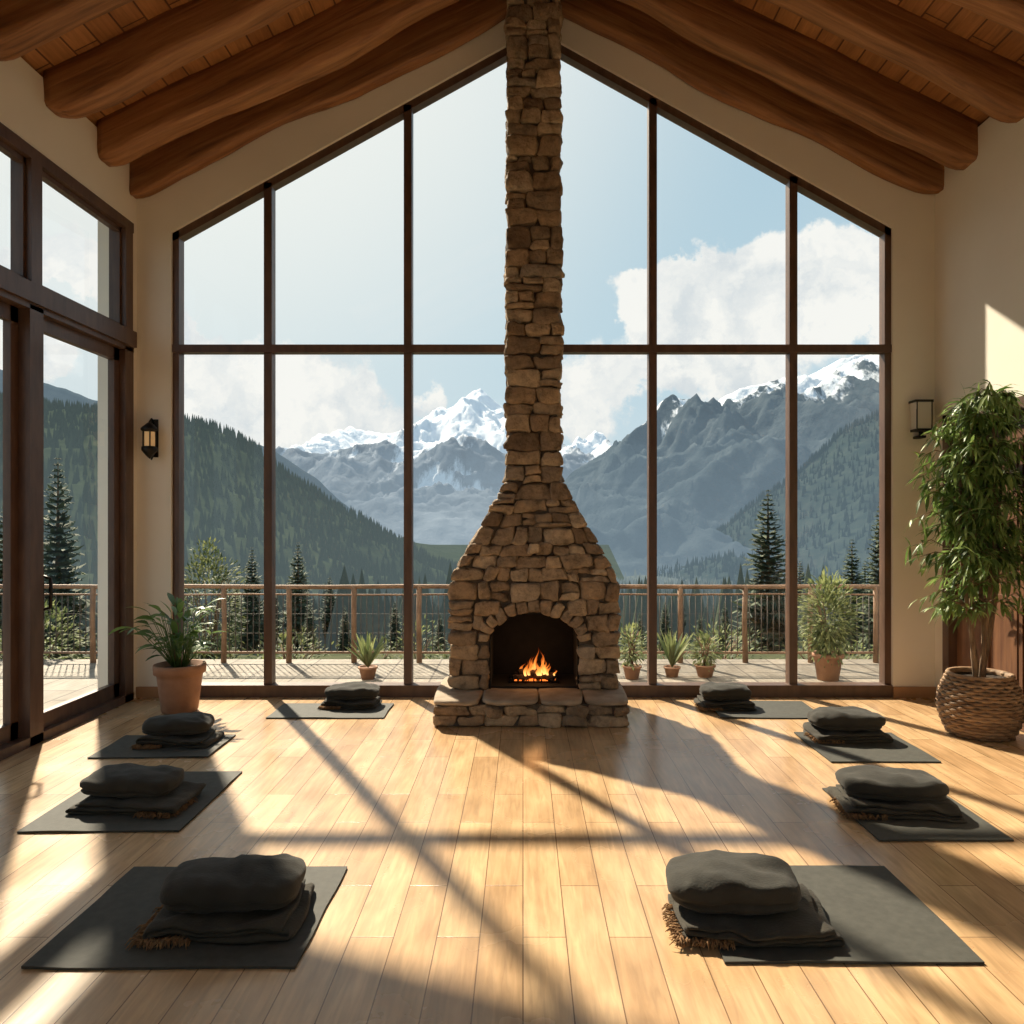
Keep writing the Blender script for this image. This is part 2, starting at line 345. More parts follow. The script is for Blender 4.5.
# gable window
F=0.040
mb=MB()
fy0,fy1=YB+0.03,YB+0.13
mb.box(wl,wr,fy0-0.03,fy1,0.0,0.10)
mb.box(wl,wl+0.055,fy0,fy1,0.1,win_z(wl)+.03); mb.box(wr-0.055,wr,fy0,fy1,0.1,win_z(wr)+.03)
for x in (-2.17,-0.98,0.11,1.105,2.30):
    mb.box(x-F*.85,x+F*.85,fy0,fy1,0.1,win_z(x)-0.02)
mb.box(wl,wr,fy0-0.012,fy1-0.01,2.925,2.99)
for a,b in ((wl,CX),(CX,wr)):
    mb.prism([(a,win_z(a)-0.07),(b,win_z(b)-0.07),(b,win_z(b)),(a,win_z(a))],fy0,fy1)
gy=YB+0.08
mb.add([(wl,gy,0.05),(wr,gy,0.05),(wr,gy,win_z(wr)),(CX,gy,win_z(CX)),(wl,gy,win_z(wl))],[(0,1,2,3,4)],1)
mb.build('window_1',[M['frame'],M['glass']])
# left door wall
mb=MB()
gx0,gx1=XL-0.13,XL+0.01
ys=[6.36,5.15,3.95,2.68]
for i,y in enumerate(ys):
    w=0.07 if i in(0,3) else 0.075
    mb.box(gx0,gx1,y-w,y+w*0.9,0,2.93)
mb.box(gx0,gx1,GY0,6.43,2.90,2.94)
mb.box(gx0,gx1,GY0,6.43,0,0.06)
for i in range(3):   # sliding panel frames
    a,b=ys[i+1]+0.0675,ys[i]-0.07; x0,x1=(XL-0.09,XL-0.04) if i!=1 else (XL-0.12,XL-0.07)
    mb.box(x0,x1,a,a+0.07,0.06,2.9); mb.box(x0,x1,b-0.08,b,0.06,2.9); mb.box(x0,x1,a,b,0.06,0.17); mb.box(x0,x1,a,b,2.8,2.9)
    xm=(x0+x1)/2; mb.add([(xm,a,0.1),(xm,b,0.1),(xm,b,2.9),(xm,a,2.9)],[(0,1,2,3)],1)
hy=5.26
mb.tube([(XL-0.04,hy,0.88),(XL+0.03,hy,0.90),(XL+0.035,hy,1.0),(XL+0.03,hy,1.10),(XL-0.04,hy,1.12)],0.012,8,2)
mb.box(XL-0.045,XL-0.030,hy-0.028,hy+0.028,0.82,1.18,2)
mb.build('door_1',[M['frame'],M['glass'],M['iron']])
mb=MB()
for i,y in enumerate(ys):
    mb.box(gx0,gx1,y-0.06,y+0.055,3.07,3.9)
mb.box(gx0-0.02,gx1+0.025,GY0,6.43,2.94,3.07); mb.box(gx0,gx1,GY0,6.43,3.9,3.98)
xm=XL-0.06
for i in range(3):
    a,b=ys[i+1]+.05,ys[i]-.05
    mb.add([(xm,a,3.05),(xm,b,3.05),(xm,b,3.92),(xm,a,3.92)],[(0,1,2,3)],1)
    for q in ((a,a+.035,3.07,3.9),(b-.035,b,3.07,3.9),(a,b,3.07,3.11),(a,b,3.86,3.9)):
        mb.box(xm-.02,xm+.03,q[0],q[1],q[2],q[3])
mb.build('window_2',[M['frame'],M['glass']])
mb=MB()
for x in (-2.7,-1.3,CX,1.5,2.82): mb.box(x,x+0.08,YF-0.15,YF-0.02,0,3.2)
mb.box(-2.7,2.9,YF-0.15,YF-0.02,3.1,3.2); mb.box(-2.7,2.9,YF-0.15,YF-0.02,0,0.1); mb.box(-2.7,2.9,YF-0.15,YF-0.02,2.2,2.27)
mb.add([(-2.7,YF-.08,0),(2.9,YF-.08,0),(2.9,YF-.08,3.2),(-2.7,YF-.08,3.2)],[(0,1,2,3)],1)
mb.build('added_rear_window',[M['frame'],M['glass']])  # unseen rear glazing, added so sky light fills the room
# right door
mb=MB()
mb.box(XR-0.03,XR+0.12,DY1-0.09,DY1,0,DZ); mb.box(XR-0.03,XR+0.12,DY0,DY0+0.09,0,DZ); mb.box(XR-0.03,XR+0.12,DY0,DY1,DZ-0.09,DZ)
mb.box(XR+0.04,XR+0.09,DY0+0.09,DY1-0.09,0.01,DZ-0.09,1)
for (a,b,c,d) in ((5.4,5.74,0.15,0.95),(5.8,6.14,0.15,0.95),(5.4,5.74,1.1,2.1),(5.8,6.14,1.1,2.1)):
    mb.box(XR+0.025,XR+0.05,a,b,c,d,1); mb.box(XR+0.018,XR+0.03,a+.05,b-.05,c+.05,d-.05,1)
mb.tube([(XR+.04,6.18,1.0),(XR-.01,6.18,1.0),(XR-.02,6.1,1.0)],0.01,8,2)
mb.build('door_2',[M['frame'],M['doorw'],M['iron']])

# ---------------------------------------------------------------- rafters
def rafter(y,w,idx,hb):
    mb=MB()
    for s in (-1,1):
        xe=XL if s<0 else XR
        n=60; vs=[];fs=[];K=32
        for i in range(n+1):
            t=i/n; x=xe+(CX-xe)*t
            hz=hb+0.065*noise.noise(Vector((t*4.5,idx*7.1+s,0)))
            bz=ceil_z(x)-hz+0.022*math.sin(t*8+idx*2+s)
            tz_=ceil_z(x)+0.03
            if t<0.05: bz+=((0.05-t)/0.05)**2*0.05
            cz=(bz+tz_)/2; hh=(tz_-bz)/2
            for k in range(K):
                a=2*math.pi*(k+.5)/K; c,sn=math.cos(a),math.sin(a)
                m=max(abs(c),abs(sn)); r=(abs(c/m)**9+abs(sn/m)**9)**(1/9)
                py=c/m/r*w/2; pz=sn/m/r*hh
                d=noise.noise_vector(Vector((x*1.6,c*.5,sn*.5+idx*3.3+s)))*0.022+noise.noise_vector(Vector((x*5,c*2,sn*2+idx)))*0.006
                yy=y+py+d.y
                vs.append((x,min(yy,YB-0.005),cz+pz+d.z))
        for i in range(n):
            for k in range(K):
                f=(i*K+k,i*K+(k+1)%K,(i+1)*K+(k+1)%K,(i+1)*K+k); fs.append(f if s>0 else f[::-1])
        fs.append(tuple(range(K)))
        mb.add(vs,fs,0,R(),True)
    mb.build('ceiling_rafter',[M['beam']])
for i,(y,w,hb) in enumerate([(6.43,0.13,.385),(5.99,0.20,.34),(5.34,0.20,.27),(4.68,0.20,.26),(4.02,0.22,.27),(3.3,0.24,.3),(2.6,0.24,.3),(1.9,0.20,.3),(1.0,0.16,.3),(0.1,0.16,.3),(-0.8,0.16,.3),(-1.8,0.16,.3),(-2.7,0.24,.3)]): rafter(y,w,i,hb)
mb=MB(); mb.tube([(CX,YF,ceil_z(CX)-0.10),(CX,YB-0.01,ceil_z(CX)-0.10)],0.13,14,0); mb.build('ridge_beam',[M['beam']])

# ---------------------------------------------------------------- fireplace
FX=0.085; HB=6.44
prof=[(0.2,0.655),(1.0,0.652),(1.06,0.640),(1.19,0.575),(1.346,0.488),(1.5,0.400),(1.62,0.330),(1.73,0.272),(1.86,0.222),(3,0.220),(6.2,0.207)]
def hw(z):
    for (a,b),(c,d) in zip(prof,prof[1:]):
        if z<=c: return b+(d-b)*(z-a)/(c-a)
    return prof[-1][1]
def fyz(z):
    if z<1.02: return 5.87
    if z<1.86: return 5.87+0.15*(z-1.02)/0.84
    return 6.02
mb=MB()
AW,SP,RI=0.345,0.57,0.215
def arch(a,b,n=16): return [(FX+a*math.cos(math.pi*i/n),SP+b*math.sin(math.pi*i/n)) for i in range(n+1)]
y0,y1=5.92,HB
h=0.615
ap=arch(AW,RI)
for sgn in (-1,1):
    a,b=sorted((FX+sgn*AW,FX+sgn*h)); mb.box(a,b,y0,y1,0.2,SP,1)
for (x1,z1),(x2,z2) in zip(ap,ap[1:]): mb.prism([(x2,z2),(x1,z1),(x1,1.02),(x2,1.02)],y0,y1,1)
for sgn in (-1,1):
    a,b=sorted((FX+sgn*AW,FX+sgn*h)); mb.box(a,b,y0,y1,SP,1.02,1)
for sgn in (-1,1):
    a,b=sorted((FX+sgn*(AW-0.012),FX+sgn*AW)); mb.box(a,b,5.90,y1,0.2,SP,2)
ai=arch(AW-0.012,RI-0.012)
for (p1,p2,q1,q2) in zip(ap,ap[1:],ai,ai[1:]): mb.prism([q2,q1,p1,p2],5.90,y1,2)
mb.box(FX-AW,FX+AW,HB-0.04,HB-0.02,0.2,SP+RI,2)
mb.box(FX-AW,FX+AW,5.93,HB-0.02,0.2,0.215,2)
zs=[1.02+0.06*i for i in range(15)]+[1.9+0.2*i for i in range(20)]
vs=[];fs=[]
for z in zs:
    w=hw(z)-0.035; f=fyz(z)+0.05
    vs+=[(FX-w,f,z),(FX+w,f,z),(FX+w,HB,z),(FX-w,HB,z)]
for i in range(len(zs)-1):
    for k in range(4): fs.append((i*4+k,i*4+(k+1)%4,(i+1)*4+(k+1)%4,(i+1)*4+k))
mb.add(vs,fs,1)
def row(mb,x0,x1,yf,z0,z1,dep,wmin,wmax,split=.25):
    x=x0
    while x<x1-1e-4:
        w=U(wmin,wmax)
        if x1-x-w<wmin*0.6: w=x1-x
        g=0.003
        pr=U(-0.024,0.014)
        hh=(z1-z0)-g
        if w>0.09 and hh>0.10 and R()<split:
            m=U(0.35,0.65)
            stone(mb,(x+w/2,yf+dep/2+pr,z0+(z1-z0)*m/2),(w-g,dep,(z1-z0)*m-g))
            if w>.2 and R()<.5:
                k=U(.4,.6)
                stone(mb,(x+w*k/2,yf+dep/2+pr+U(-.01,.01),z1-(z1-z0)*(1-m)/2),(w*k-g,dep,(z1-z0)*(1-m)-g))
                stone(mb,(x+w*k+w*(1-k)/2,yf+dep/2+pr+U(-.01,.01),z1-(z1-z0)*(1-m)/2),(w*(1-k)-g,dep,(z1-z0)*(1-m)-g))
            else: stone(mb,(x+w/2,yf+dep/2+pr+U(-.008,.008),z1-(z1-z0)*(1-m)/2),(w-g,dep,(z1-z0)*(1-m)-g))
        else: stone(mb,(x+w/2,yf+dep/2+pr,(z0+z1)/2+U(-.008,.008)),(w-g,dep,hh+U(-.004,.010)))
        x+=w
z=0.2
while z<5.75:
    if z<1.02: ch=U(0.085,0.155)
    elif z<1.9: ch=U(0.08,0.145)
    else: ch=U(0.085,0.18)
    z1=z+ch; zm=(z+z1)/2; w=hw(zm)+(U(-0.006,0.010) if z>1.9 else 0); yf=fyz(zm)
    ivs=[(FX-w,FX+w)]
    if zm<SP: e=AW-0.005
    elif zm<SP+RI+0.10: e=(AW+0.10)*math.sqrt(max(0,1-((zm-SP)/(RI+0.10))**2))
    else: e=0
    if e>0.02: ivs=[(FX-w,FX-e),(FX+e,FX+w)]
    mn,mx=(0.09,0.27) if z<1.86 else (0.12,0.30)
    start=len(mb.v)
    for a,b in ivs: row(mb,a,b,yf,z,z1,0.13,mn,mx)
    for sgn in (-1,1):
        y=yf+0.13
        while y<HB-0.005:
            l=min(U(0.1,0.2),HB-y)
            if HB-y-l<0.05: l=HB-y
            stone(mb,(FX+sgn*(w-0.06+U(-.008,.008)),y+l/2,zm),(0.12,l-0.01,ch-0.01)); y+=l
    if z1>1.02 and z<1.9:   # follow the tapering shoulder
        for i in range(start,len(mb.v)):
            v=mb.v[i]; mb.v[i]=(FX+(v[0]-FX)*hw(max(.2,v[2]))/hw(zm),v[1]+fyz(v[2])-yf,v[2])
    z=z1
nV=13
for i in range(nV):
    t=math.pi*(i+0.5)/nV; a,b=AW+0.045,RI+0.05
    x,zz=FX+a*math.cos(t),SP+b*math.sin(t)
    nx,nz=math.cos(t)/a,math.sin(t)/b; rot=math.atan2(nx,nz)
    dl=math.pi/nV*math.hypot(a*math.sin(t),b*math.cos(t))
    stone(mb,(x,5.92,zz),(dl-0.003,0.13,U(0.09,0.12)),rot=rot,col=U(0.15,0.6),jit=.012)
stone(mb,(FX,5.875,1.0+0.28),(0.09,0.1,0.08),col=0.88)
mb.build('stone_fireplace',[M['stone'],M['mortar'],M['soot']])
# hearth
mb=MB()
hx0,hx1,hy0=FX-0.735,FX+0.685,5.54
mb.box(hx0+.04,hx1-.04,hy0+.04,HB,0.0,0.16,1)
for (za,zb) in ((0.006,0.085),(0.085,0.155)):
    row(mb,hx0,hx1,hy0,za,zb,0.12,0.10,0.26)
    for sgn,xx in ((-1,hx0+.05),(1,hx1-.05)):
        y=hy0+.12
        while y<HB-.02:
            l=min(U(.14,.22),HB-y); stone(mb,(xx,y+l/2,(za+zb)/2),(.1,l-.01,zb-za-.008)); y+=l
x=hx0-0.015
for wd in (0.36,0.42,0.33,0.335):
    vs=[]
    o=Vector((x*9,1,2))
    c=(x+wd/2,(hy0-0.015+HB)/2,0.178); sz=(wd-0.004,HB-hy0+0.015,0.045)
    for p in STONE[0]:
        q=Vector((p.x*sz[0]/2,p.y*sz[1]/2,p.z*sz[2]/2)); q+=noise.noise_vector(q*9+o)*0.010
        vs.append((c[0]+q.x,c[1]+q.y,min(c[2]+q.z,0.205)))
    mb.add(vs,STONE[1],2,R(),True); x+=wd
mb.v=[(v[0],v[1],max(v[2],0.001)) for v in mb.v]
mb.build('stone_hearth',[M['stone'],M['mortar'],M['slab']])
# fire
mb=MB()
for (a,b,r) in (((-.17,6.10,.245),(.17,6.16,.25),.030),((-.15,6.22,.245),(.16,6.08,.25),.026),((-.12,6.12,.29),(.13,6.2,.285),.026),((-.02,6.08,.28),(.05,6.26,.32),.022)):
    pts=[]
    for i in range(6):
        t=i/5; pts.append((FX+a[0]+(b[0]-a[0])*t,a[1]+(b[1]-a[1])*t,a[2]+(b[2]-a[2])*t+U(-.006,.006)))
    mb.tube(pts,[r*U(.85,1.1) for _ in pts],10,0)
for i in range(26): 
    sx=U(.012,.025); stone(mb,(FX+U(-.16,.16),6.13+U(-.07,.07),0.222+U(0,.012)),(sx*1.5,sx*1.3,sx),mat=1,jit=.004)
mb.build('firewood_logs',[M['char'],M['ember']])
mb=MB()
for i in range(20): 
    bx=FX+0.03+random.gauss(0,.075); by=6.10+U(-.05,.05); H=U(.05,.20)*math.exp(-((bx-FX-0.03)/.11)**2)+.03; w=U(.008,.017); ph=R()*6
    n=12;K=8
    vs=[];fs=[];cs=[]
    for j in range(n+1):
        t=j/n; r=w*(math.sin(math.pi*min(1,t*.75+.22))**1.2)*(1-t)**.35+.0005
        ox=.028*math.sin(ph+t*5)*t; oy=.015*math.cos(ph+t*5)*t
        for k in range(K):
            a=2*math.pi*k/K; vs.append((bx+ox+r*math.cos(a),by+oy+r*.7*math.sin(a),.27+H*t)); cs.append(t)
    for j in range(n):
        for k in range(K): fs.append((j*K+k,j*K+(k+1)%K,(j+1)*K+(k+1)%K,(j+1)*K+k))
    mb.add(vs,fs,0,0,True); mb.c[-len(cs):]=cs
mb.build('fire_flames',[M['flame']])
mb=MB()
for i in range(7): 
    x=FX-.18+i*.06; mb.tube([(x,6.02,.26),(x,6.03,.232),(x,6.24,.232)],.006,6)
mb.tube([(FX-.2,6.05,.225),(FX+.2,6.05,.225)],.007,6); mb.tube([(FX-.2,6.22,.225),(FX+.2,6.22,.225)],.007,6)
mb.build('fire_grate',[M['iron']])

# ---------------------------------------------------------------- mats and textiles
def mat(x0,x1,y0,y1,rz=0):
    w,d=(x1-x0),(y1-y0); mb=MB(); n=24; m=20; t=0.009
    vs=[];fs=[];o=Vector((x0*7,y0*3,0))
    for lay in (0,1):
        for j in range(m+1):
            for i in range(n+1):
                x=(i/n-.5)*w; y=(j/m-.5)*d
                e=max(abs(i/n-.5),abs(j/m-.5))*2
                lift=max(0,noise.noise(Vector((x*2.5,y*2.5,0))+o))*0.016*max(0,(e-.75)/.25) 
                q=noise.noise_vector(Vector((x*4,y*4,3))+o)*0.007
                vs.append((x+q.x,y+q.y,0.001+lift*0.6+(t if lay else 0)))
    k=(n+1)*(m+1)
    for j in range(m):
        for i in range(n):
            a=j*(n+1)+i; fs.append((a,a+n+1,a+n+2,a+1)); fs.append((k+a,k+a+1,k+a+n+2,k+a+n+1))
    for i in range(n):
        fs.append((i,i+1,k+i+1,k+i)); a=m*(n+1)+i; fs.append((a+1,a,k+a,k+a+1))
    for j in range(m):
        a=j*(n+1); fs.append((a+n+1,a,k+a,k+a+n+1)); a=a+n; fs.append((a,a+n+1,k+a+n+1,k+a))
    mb.add(vs,fs,0,.5,False)
    return mb.build('yoga_mat',[M['mat']],loc=((x0+x1)/2,(y0+y1)/2,0),rotz=rz)
def blanket(cx,cy,w,d,layers=3,t=0.024,rz=0,fr=1,flip=False):
    mb=MB(); o=Vector((cx*5,cy*5,2)); s=t*1.06
    pts=[]
    for l in range(layers):
        dirn=-1 if l%2==0 else 1
        hwid=w/2-s/2-(U(0,.04) if l else 0)
        for i in range(25):
            u=-1+2*i/24; pts.append((dirn*hwid*u,l*s+t/2))
        if l<layers-1:
            for a in range(1,6):
                an=math.pi*a/6; pts.append((dirn*(hwid+s/2*math.sin(an)),l*s+t/2+s/2*(1-math.cos(an))))
    n=len(pts); My=24; vs=[];fs=[]
    def P(i,sd,j):
        a=pts[max(i-1,0)];b=pts[min(i+1,n-1)]; tx,tz=b[0]-a[0],b[1]-a[1]; l=math.hypot(tx,tz) or 1
        nx,nz=-tz/l,tx/l
        v=j/My; y=(v-.5)*d
        ed=max(0,abs(v-.5)*2-.85)/.15; tt=t/2*(1-.6*ed*ed)
        x=pts[i][0]+nx*tt*sd; z=pts[i][1]+nz*tt*sd
        q=noise.noise_vector(Vector((x*5,y*5,z*9))+o); q2=noise.noise_vector(Vector((x*16,y*16,z*20))+o)
        y*=1+.18*noise.noise(Vector((x*4,pts[i][1]*30,1))+o)
        k=min(1,z/.03)
        zz=z+q.z*.020*k+q2.z*.010*k+.005*math.sin(x*22+y*9+4*q.x)*k
        if flip: x=-x
        return (x+q.x*.026,y+q.y*.032,max(0.0005,zz))
    for i in range(n):
        for j in range(My+1): vs.append(P(i,1,j))
    for i in range(n):
        for j in range(My+1): vs.append(P(i,-1,j))
    K=n*(My+1)
    for i in range(n-1):
        for j in range(My):
            a=i*(My+1)+j; fs.append((a,a+1,a+My+2,a+My+1)); fs.append((K+a,K+a+My+1,K+a+My+2,K+a+1))
        a=i*(My+1); fs.append((a,a+My+1,K+a+My+1,K+a)); a+=My; fs.append((a+My+1,a,K+a,K+a+My+1))
    for j in range(My):
        fs.append((j,K+j,K+j+1,j+1)); a=(n-1)*(My+1)+j; fs.append((a,a+1,K+a+1,K+a))
    mb.add(vs,fs,0,.5,True)
    if fr:
        sx=-1 if fr>0 else 1
        for i in range(190):
            if R()<.5: p=Vector((sx*U(w*.15,w*.5),-d/2*U(.9,1.02),U(.004,.02))); dr=Vector((sx*U(-.2,.7),-1,0))
            else: p=Vector((sx*w/2*U(.92,1),U(-d/2,d*.2),U(.004,.02))); dr=Vector((sx,U(-.9,.6),0))
            dr.normalize(); L=U(.012,.036)
            sd=Vector((-dr.y,dr.x,0))*U(-.8,.8)*L
            mb.tube([p-dr*.01,p+dr*L*.5+sd*.5+Vector((0,0,.004)),p+dr*L+sd-Vector((0,0,p.z-.004))],[.0035,.003,.0012],4,1)
    ob=mb.build('folded_blanket',[M['cloth2'],M['fringe']],loc=(cx,cy,0.0105),rotz=rz)
    return layers*s
def cushion(cx,cy,z,w,d,h,rz=0):
    mb=MB(); o=Vector((cx*3,cy*7,5)); vs=[]
    for p in SOFT[0]:
        cr=math.exp(-((p.z+0.35-0.25*noise.noise(Vector((p.x*2,0,0))+o))/.10)**2)
        x=p.x*w/2*(1-.04*cr)*(1-.04*p.z*p.z); y=p.y*d/2*(1-.13*cr)
        zz=p.z*h/2
        if p.z>0: zz*=1+.14*noise.noise(Vector((p.x*1.6,p.y*1.6,0))+o)-.10*(abs(p.x)**3)+.10*(1-p.y*p.y)
        q=noise.noise_vector(Vector((x*6,y*6,zz*10))+o)*.017+noise.noise_vector(Vector((x*20,y*20,zz*24))+o)*.008
        q*=.4+.6*(p.z+1)/2
        wr=math.sin((x*26+y*16+6*noise.noise(Vector((x*5,y*5,0))+o)))*.004
        vs.append((x+q.x,y+q.y,max(0.0,zz+h/2+q.z+wr)))
    mb.add(vs,SOFT[1],0,.5,True)
    mb.build('bolster_cushion',[M['cloth']],loc=(cx,cy,z),rotz=rz)
sets=[ # mat rect, mrot, blanket(cx,cy,w,d,rot), cushion(dx,dy,w,d,h), fringe side
 ((-1.67,-.757,2.56,3.30),0,(-1.10,2.88,.54,.36,.06),(.01,.03,.49,.31,.115),1),
 ((-2.43,-1.66,3.68,4.55),.02,(-2.02,4.03,.54,.34,-.05),(-.04,.03,.48,.30,.105),-1),
 ((-2.74,-1.99,4.83,5.33),.03,(-2.30,5.16,.47,.30,.05),(-.02,.02,.44,.27,.105),1),
 ((-1.94,-1.05,5.79,6.24),0,(-1.37,6.18,.44,.28,.0),(.0,.01,.42,.26,.10),1),
 ((.68,1.56,2.59,3.31),0,(.83,2.86,.56,.36,-.05),(-.04,.04,.48,.30,.125),1),
 ((1.66,2.29,3.58,4.27),.0,(1.92,3.98,.56,.34,-.10),(.0,.03,.51,.31,.105),1),
 ((1.90,2.58,4.74,5.38),.0,(2.22,5.27,.50,.30,-.04),(.0,.02,.48,.28,.115),1),
 ((1.50,2.29,5.79,6.33),-.02,(1.62,6.14,.42,.28,.0),(.0,.02,.40,.26,.105),1)]
for i,(r,mr_,b,c,fr) in enumerate(sets):
    mat(*r,rz=mr_)
    h=blanket(*b[:4],layers=3,t=.018,rz=b[4],fr=fr,flip=(i%2==0))
    cushion(b[0]+c[0],b[1]+c[1],.0105+h+.003,c[2],c[3],c[4],rz=b[4]*1.4+.02)

# ---------------------------------------------------------------- indoor plants
mb=MB()
px,py=-2.69,6.02
mb.lathe((px,py,0),[(0,.002),(.125,.002),(.135,.02),(.165,.27),(.17,.30),(.19,.305),(.195,.36),(.19,.375),(.172,.375),(.165,.33),(0,.33)],36,0)
mb.lathe((px,py,0),[(.16,.335),(.08,.345),(0,.35)],24,1)
for i in range(95):
    a=R()*6.283; el=U(.8,1.57)
    base=Vector((px+.04*math.cos(a),py+.04*math.sin(a),.34)); st=U(.10,.52)
    d=Vector((math.cos(a)*math.cos(el),math.sin(a)*math.cos(el)*.7,math.sin(el)))
    tip=base+d*st
    mb.tube([base,base+d*st*.5+Vector((0,0,.01)),tip],[.004,.003,.0025],5,2)
    mb.leaf(tip,d+Vector((math.cos(a)*.4,math.sin(a)*.3,-.2)),U(.12,.20),U(.04,.062),U(.4,1.1),2,R(),5)
mb.v=[(max(v[0],XL+.03),min(v[1],YB-.02),v[2]) for v in mb.v]
mb.build('potted_peace_lily',[M['terra'],M['soil'],M['leaf']])
# bamboo tree in basket
mb=MB(); px,py=3.20,5.38
nz=19; 
for j in range(nz):
    t=j/(nz-1); z=.015+t*.40; r=.175+.080*math.sin(math.pi*(t*.85+.08))**.9
    pts=[];rs=[];nn=96
    for k in range(nn):
        a=2*math.pi*k/nn; rr=r+.009*math.cos(k*math.pi/3+(j%2)*math.pi); pts.append((px+rr*math.cos(a),py+rr*math.sin(a),z))
    pts.append(pts[0]); mb.tube(pts,.0125,6,0,col=U(.2,.9),cap=False)
mb.lathe((px,py,0),[(0,.006),(.17,.006),(.24,.2),(.185,.40),(.17,.39),(0,.385)],32,3)
mb.lathe((px,py,0),[(.20,.405),(.215,.42),(.205,.435),(.185,.43),(.18,.40)],40,0)
stems=[]
for i in range(5):
    a=i*1.256; x,y=px+.04*math.cos(a),py+.04*math.sin(a); pts=[]
    H=U(1.72,1.97)
    for k in range(12):
        t=k/11; pts.append(Vector((x+.05*math.sin(t*5+i*1.3)+.05*math.cos(a)*t*2,y+.045*math.cos(t*4+i)+.05*math.sin(a)*t*2,.38+H*t)))
    mb.tube(pts,[.018*(1-.6*k/11) for k in range(12)],7,1); stems.append(pts)
for i in range(360):
    st=random.choice(stems); k=random.choice([3,4,5,5,6,6,7,7,8,8,9,9,10,10,11,11]); b=st[k]
    a=R()*6.283; hgt=(b.z-.9)/1.4
    spread=U(.08,.34)*(1.05-.6*max(0,hgt-.55))
    d=Vector((math.cos(a),math.sin(a),U(.1,.8)))
    p1=b+d*spread*.55; p2=b+Vector((d.x*spread,d.y*spread,d.z*spread*.5-.05))
    mb.tube([b,p1,p2],[.004,.003,.0015],4,1)
    for q in range(13):
        t=U(.2,1); p=b.lerp(p1,t*2) if t<.5 else p1.lerp(p2,t*2-1)
        dd=Vector((d.x*.6+U(-.9,.9),d.y*.6+U(-.9,.9),U(-.9,.6)))
        mb.leaf(p,dd,U(.08,.16),U(.016,.026),U(.3,1.1),2,R(),3)
mb.v=[(min(v[0],XR-.035-.02*math.sin(v[2]*60)),v[1],v[2]) for v in mb.v]
mb.build('potted_bamboo_tree',[M['wicker'],M['bark'],M['bamboo'],M['soil']])

# ---------------------------------------------------------------- sconces
mb=MB(); sx,sz=-3.12,2.18; y=YB
mb.box(sx-.035,sx+.035,y-.012,y,sz-.15,sz+.17,0)
mb.tube([(sx,y-.01,sz+.13),(sx,y-.05,sz+.17),(sx,y-.085,sz+.14),(sx,y-.085,sz+.09)],.008,8,0)
mb.tube([(sx,y-.01,sz-.12),(sx,y-.05,sz-.17),(sx,y-.085,sz-.13)],.008,8,0)
mb.lathe((sx,y-.085,sz),[(.0,.14),(.02,.13),(.068,.085),(.068,.07),(.048,.055)],20,0)
mb.lathe((sx,y-.085,sz),[(.046,.06),(.05,0),(.046,-.07)],20,1)
mb.lathe((sx,y-.085,sz),[(.05,-.065),(.062,-.07),(.062,-.10),(.03,-.14),(0,-.17)],20,0)
for k in range(6):
    a=k*math.pi/3; mb.tube([(sx+.054*math.cos(a),y-.085+.054*math.sin(a),sz+.06),(sx+.054*math.cos(a),y-.085+.054*math.sin(a),sz-.08)],.006,5,0)
mb.build('wall_lantern',[M['iron'],M['amber']])
mb=MB(); sx,sz=3.33,2.36
mb.box(sx-.03,sx+.03,y-.015,y,sz-.1,sz+.1,0)
mb.prism([(sx-.055,sz-.10),(sx+.055,sz-.10),(sx+.070,sz+.12),(sx-.070,sz+.12)],y-.13,y-.02,1)
mb.box(sx-.075,sx+.075,y-.135,y-.015,sz+.12,sz+.14,0); mb.box(sx-.06,sx+.06,y-.135,y-.015,sz-.12,sz-.10,0)
for q in (-.066,.058): mb.box(sx+q,sx+q+.008,y-.135,y-.125,sz-.1,sz+.12,0)
mb.box(sx-.012,sx+.012,y-.09,y-.06,sz-.16,sz-.115,0); mb.box(sx-.03,sx+.03,y-.1,y-.0,sz-.175,sz-.155,0)
mb.build('wall_sconce',[M['iron'],M['opal']])

# ---------------------------------------------------------------- outside
M['paver']=plankmat('terrace_paver',(0.29,0.25,0.20),(0.22,0.19,0.15),(0.10,0.08,0.06),.6,.45,.75,mort=.01,grain=.35)
mb=MB(); mb.box(-9,9,YB+.2,8.55,-.3,-.05); mb.box(-7,XL-.2,YF-.5,YB+.2,-.3,-.05); mb.build('terrace',[M['paver']])
mb=MB(); RY=8.35
def seg(p0,p1):
    p0=Vector(p0);p1=Vector(p1); L=(p1-p0).length; n=max(1,round(L/.72))
    for i in range(n+1):
        p=p0.lerp(p1,i/n); mb.tube([(p.x,p.y,-.05),(p.x+U(-.01,.01),p.y,.4),(p.x,p.y,.78)],[.032,.028,.03],8,0,R())
    for z,r in ((.775,.024),(.69,.010),(.06,.014)):
        pts=[p0.lerp(p1,i/20)+Vector((0,0,z+U(-.005,.005))) for i in range(21)]; mb.tube(pts,r,7,0)
    for z in (.27,.48): mb.tube([p0+Vector((0,0,z)),p1+Vector((0,0,z))],.0022,4,1)
    k=int(L/.065)
    for i in range(k):
        p=p0.lerp(p1,(i+.5)/k); mb.tube([(p.x,p.y,.06),(p.x,p.y,.69)],.0055,5,1)
seg((-6.8,RY,0),(8.8,RY,0)); seg((-6.8,-3,0),(-6.8,RY,0))
mb.build('terrace_railing',[M['railw'],M['wire']])
